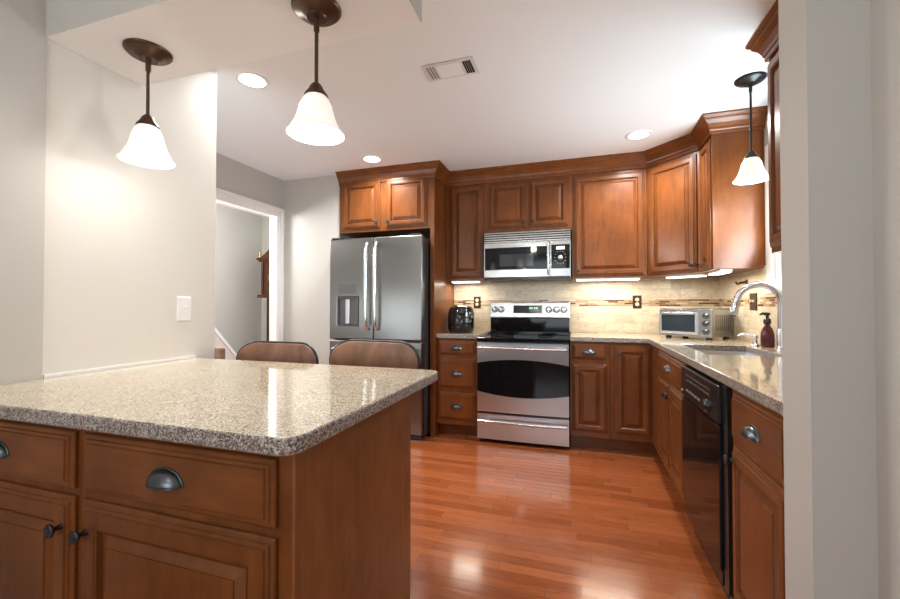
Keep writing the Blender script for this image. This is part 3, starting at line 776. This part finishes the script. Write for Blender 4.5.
outlet('bronze outlet plate on the right wall above the toaster oven side', (XT, 3.62, 1.200), -pi/2)
outlet('wide bronze double switch plate on the right wall by the window', (XT, 3.30, 1.195), -pi/2, 2, 'switch')
sw = outlet('white toggle switch plate on the pale wall above the peninsula', (XW+.0003, 1.457, 1.152), pi/2, 1, 'switch', WHITEP, WHITEP)
hk = thing('wall_hook', 'dark bronze hook on the backsplash above the faucet', 'hook', (XT, 3.42, 1.335), -pi/2)
obj('plate', MB().lathe([(.020, 0), (.019, .005), (.012, .008), (0, .009)], 20, Matrix.Translation((0, .001, .0)) @ Matrix.Rotation(pi/2, 4, 'X')), BRONZE, hk)
obj('arm', MB().tube([(0, -.006, 0), (-.004, -.035, -.004), (-.006, -.055, -.012), (-.006, -.066, .004)], [.010, .009, .008, .010], 10), BRONZE, hk)

# ------------------------------------------------------------------ under-cabinet lights
def strip(label, loc, rotz, w, power):
    t = thing('under_cabinet_light', label, 'light', loc, rotz, 'under-cabinet strip lights')
    obj('housing', MB().box(0, w, 0, .075, -.016, -.0005), WHITEP, t, .002)
    obj('lens', MB().box(.008, w-.008, -.003, .070, -.024, -.0165), STRIP, t, .002)
    c = Vector((w/2, .06, -.030)); c.rotate(Matrix.Rotation(rotz, 3, 'Z'))
    area('strip_glow', Vector(loc)+c, (0, 0, rotz), w*.9, .05, power, WARM)
strip('under-cabinet strip light below the narrow left upper cabinet', (-1.19, 3.79, UB), 0, .28, 1.8)
strip('under-cabinet strip light below the wide upper cabinet', (-.03, 3.79, UB), 0, .53, 2.5)
strip('under-cabinet strip light below the diagonal corner cabinet', (.672, 3.700, UB), ang, .30, 2.4)
strip('under-cabinet strip light below the end-panel upper cabinet', (.90, 3.40, UB), -pi/2, .25, 1.7)

# ------------------------------------------------------------------ pendants
def pendant(label, x, y, zc_, metal, stem_bottom, rim, power, rs=.088):
    t = thing('pendant_light', label, 'pendant light', (x, y, zc_), 0, 'bell pendant lights')
    cn = obj('canopy', MB().lathe([(.030, -.034), (.033, -.028), (.040, -.026), (.046, -.018), (.066, -.016), (.072, -.010), (.076, -.006), (.076, -.0005)][::-1], 36), metal, t)
    obj('rod', MB().tube([(0, 0, -.033), (0, 0, stem_bottom-zc_)], .0058, 12).lathe([(.009, -.075), (.009, -.034)], 14), metal, t)
    h = stem_bottom-zc_
    obj('socket_cap', MB().lathe([(.010, h+.004), (.014, h), (.020, h-.008), (.024, h-.018), (.036, h-.034), (.037, h-.040)], 28), metal, t)
    r0 = rim-zc_; g0 = h-.036; H_ = g0-r0
    pr = [(.029, g0), (.0375, g0-.08*H_), (.048, g0-.25*H_), (.054, g0-.45*H_), (.062, g0-.65*H_), (.071, g0-.80*H_), (.080, g0-.92*H_), (rs, r0+.002), (rs-.001, r0), (rs-.005, r0+.002),
          (.076, g0-.92*H_), (.067, g0-.80*H_), (.058, g0-.65*H_), (.050, g0-.45*H_), (.044, g0-.25*H_), (.033, g0-.08*H_)]
    obj('lamp_shade', MB().lathe(pr, 40, None, True, True), SHADE, t)
    bl = obj('bulb', MB().lathe([(.010, g0-.005), (.014, g0-.02), (.022, g0-.045), (.024, g0-.06), (.018, g0-.078), (0, g0-.085)], 20), CANLENS, t)
    point('pendant_glow', (x, y, rim-.03), power, (1, .95, .89), .045)
pendant('bronze pendant with frosted bell shade nearest the pale wall', -1.518, 1.088, HS, BRONZE, 1.868, 1.700, 1.7)
pendant('bronze pendant with frosted bell shade over the free end of the peninsula', -.788, 1.088, HS, BRONZE, 1.866, 1.706, 7.5)
pendant('black pendant with frosted bell shade above the sink', .922, 2.670, CEIL, BLACKM, 2.030, 1.868, 7)
# dining bowl light behind the camera, seen reflected in the microwave door
t = thing('bowl_light', 'glass bowl ceiling light in the dining room, seen mirrored in the microwave', 'ceiling light', (-.75, -.9, CEIL))
obj('canopy', MB().lathe([(.065, -.0005), (.062, -.02), (.02, -.03)], 24), BRONZE, t)
obj('rod', MB().tube([(0, 0, -.028), (0, 0, -.22)], .008, 10), BRONZE, t)
obj('bowl', MB().lathe([(.165, -.22), (.150, -.27), (.11, -.31), (.05, -.33), (.012, -.335), (0, -.335)], 36), SHADE, t)
obj('finial', MB().lathe([(.016, -.334), (.012, -.345), (.004, -.36), (0, -.362)], 16), BRONZE, t)
point('bowl_glow', (-.75, -.9, 2.27), 26, SOFT, .08)

# ------------------------------------------------------------------ recessed lights and air vent
def can(label, x, y, power):
    t = thing('recessed_light', label, 'recessed light', (x, y, CEIL), 0, 'recessed ceiling lights')
    obj('trim_ring', MB().lathe([(.092, -.0005), (.090, -.005), (.078, -.007), (.070, -.004)], 36, None, True, True), WHITEP, t)
    obj('lens', MB().lathe([(0, -.003), (.0705, -.003), (.0705, -.0008), (0, -.0008)][::-1], 36), CANLENS, t)
    area('can_glow', (x, y, CEIL-.012), (0, 0, 0), .14, .14, power, SOFT, R(150), 'DISK')
can('recessed ceiling light nearest the peninsula wall end', -1.753, 1.836, 19)
can('recessed ceiling light in front of the refrigerator cabinet', -1.709, 3.148, 12)
can('recessed ceiling light in front of the corner wall cabinets', .428, 3.302, 16)
v = thing('air_vent', 'white rectangular ceiling air vent with two louvred ends', 'air vent', (-.653, 2.070, CEIL), 0)
obj('frame', MB().box(-.143, .143, -.076, .076, -.006, -.0006), mat('vent_enamel', (.72, .72, .72), .4), v, .003)
obj('damper_plate', MB().box(-.070, .062, -.058, .058, -.0085, -.0062), PCEIL, v, .002)
obj('louvre_slots', MB().box(-.122, -.112, -.056, .056, -.0068, -.0058).box(-.105, -.095, -.056, .056, -.0068, -.0058).box(-.088, -.080, -.056, .056, -.0068, -.0058), GREYP, v)
obj('louvre_slots', MB().box(.078, .122, -.056, .056, -.0068, -.0058), BLACKP, v)
for k in range(3): obj('louvre_blade', MB().box(.0875+.011*k, .0895+.011*k, -.056, .056, -.009, -.0069), GREYP, v)

# ------------------------------------------------------------------ seating
def stool(label, x, y, rz, ht=1.0):
    t = thing('bar_stool', label, 'bar stool', (x, y, 0), rz, 'bar stools at the peninsula')
    Ws = .245
    def outline(ins, n=10):          # rounded back outline in x,z
        w = Ws-ins; zb, zt2 = .846+ins*.5, ht-ins*.7; r = .12-ins*.6; q = []
        for cx, a0 in ((w-r, 0), (-w+r, 90)):
            for k in range(n+1):
                a = R(a0+90*k/n); q.append((cx+r*cos(a)*1.0, zt2-r*.75+r*.75*sin(a)))
        rb_ = .035
        for cx, a0 in ((-w+rb_, 180), (w-rb_, 270)):
            for k in range(n+1):
                a = R(a0+90*k/n); q.append((cx+rb_*cos(a), zb+rb_+rb_*sin(a)))
        return q
    def bow(xx): return -.045*(xx/Ws)**2+.0      # wraps towards the sitter (-y)
    back = obj('backrest', MB(), LEATH, t)
    mb = MB(); layers = [(.010, -.012), (.003, -.006), (.003, .010), (.010, .018), (.05, .028), (.10, .032)]
    k0 = None; vs = []
    for ins, dy in layers:
        q = outline(ins); k0 = len(q); vs += [(xx, dy+bow(xx), zz) for xx, zz in q]
    fs = [(i*k0+j, i*k0+(j+1) % k0, (i+1)*k0+(j+1) % k0, (i+1)*k0+j) for i in range(len(layers)-1) for j in range(k0)]
    fs += [tuple(reversed(range(k0))), tuple(range((len(layers)-1)*k0, len(layers)*k0))]
    mb.add(vs, fs, True)
    me = bpy.data.meshes.new('backrest'); me.from_pydata(mb.v, [], mb.f); me.materials.append(LEATH); me.update()
    for p in me.polygons: p.use_smooth = True
    back.data = me
    q = outline(0); pth = [(xx, .002+bow(xx), zz) for xx, zz in q]; pth.append(pth[0])
    obj('back_frame', MB().tube(pth, .0068, 8, None, False), BLACKM, t)
    obj('seat', MB().lathe([(.0, .600), (.19, .600), (.215, .612), (.222, .635), (.21, .655), (.15, .668), (0, .672)], 36, Matrix.Translation((0, -.20, 0))), LEATH, t)
    obj('seat_pan', MB().lathe([(.10, .570), (.19, .585), (.19, .599)], 30, Matrix.Translation((0, -.20, 0))), BLACKM, t)
    for sx in (-1, 1):
        obj('back_post', MB().tube([(sx*.15, -.10, .59), (sx*.15, -.01, .62), (sx*.15, -.010, .75), (sx*.15, -.006, .90)], .010, 8), BLACKM, t)
        for sy in (-1, 1):
            obj('leg', MB().tube([(sx*.14, -.20+sy*.14, .58), (sx*.15, -.20+sy*.15, .012)], .011, 8).cyl(.014, 0, .014, 10, Matrix.Translation((sx*.15, -.20+sy*.15, 0))), BLACKM, t)
    ring = [(.205*cos(2*pi*k/32), -.20+.205*sin(2*pi*k/32), .22) for k in range(33)]
    obj('foot_ring', MB().tube(ring, .009, 8, None, False), BLACKM, t)
    return t
stool('brown leather bar stool at the peninsula in front of the doorway', -1.46, 1.74, R(0), .978)
stool('brown leather bar stool at the peninsula in front of the refrigerator', -.907, 1.735, R(-6), 1.0)
c = thing('dining_chair', 'brown leather chair showing just past the end of the pale wall', 'chair', (-2.33, 2.0, 0), 0)
obj('backrest', MB().prism([(-.205, -.02), (.205, -.02), (.215, .02), (-.215, .02)], .45, .905), LEATH, c, .015, 4)
obj('seat', MB().box(-.215, .215, -.42, -.021, .40, .47), LEATH, c, .015, 3)
for sx in (-.185, .185):
    for sy in (-.39, -.03): obj('leg', MB().box(sx-.02, sx+.02, sy-.02, sy+.02, 0, .399), CLOCKW, c, .003)

# ------------------------------------------------------------------ grandfather clock in the hall
k = thing('grandfather_clock', 'dark wooden grandfather clock seen through the hall doorway', 'clock', (-3.865, 4.745, 0))
obj('plinth', MB().box(-.27, .27, -.27, 0, 0, .10).box(-.25, .25, -.255, 0, .10, .50).box(-.27, .27, -.27, 0, .50, .54), CLOCKW, k, .005)
tk = obj('trunk', MB().box(-.185, .185, -.225, 0, .541, 1.27), CLOCKW, k, .005)
obj('door', MB().rings(.27, .62, [(0, .0), (0, .012), (.03, .012), (.034, .006)], Matrix.Translation((-.135, -.225, .60))), CLOCKW, tk)
hd = obj('hood', MB().box(-.29, .29, -.285, 0, 1.271, 1.315).box(-.245, .245, -.25, 0, 1.315, 1.76).box(-.285, .285, -.275, 0, 1.76, 1.785).box(-.305, .305, -.29, 0, 1.785, 1.81), CLOCKW, k, .006)
sn = []
for i in range(13):
    u = i/12; sn.append((-.30+.25*u, 1.81+.16*(u**1.6)))
for sg in (1, -1):
    pl = [(-.30, 1.811), (-.05, 1.811)] + sn[::-1]
    if sg < 0: pl = [(-x_, z_) for x_, z_ in pl][::-1]
    obj('pediment', MB().prism(pl, 0, .03, Matrix(((1, 0, 0, 0), (0, 0, -1, -.25), (0, 1, 0, 0), (0, 0, 0, 1)))), CLOCKW, hd)
for fx_ in (-.265, 0, .265):
    obj('finial', MB().lathe([(.012, 1.81), (.016, 1.835), (.010, 1.85), (.022, 1.875), (.014, 1.90), (.004, 1.925), (0, 1.93)], 14, Matrix.Translation((fx_, -.265, 0))), mat('brass', (.5, .34, .14), .3, 1), hd)
obj('dial', MB().lathe([(.125, 0), (.125, .004), (0, .004)], 36, Matrix.Translation((0, -.251, 1.54)) @ Matrix.Rotation(pi/2, 4, 'X')), IVORY, hd)
for sx in (-.225, .225):
    obj('column', MB().tube([(sx, -.262, 1.316), (sx, -.262, 1.759)], .014, 12), CLOCKW, hd)
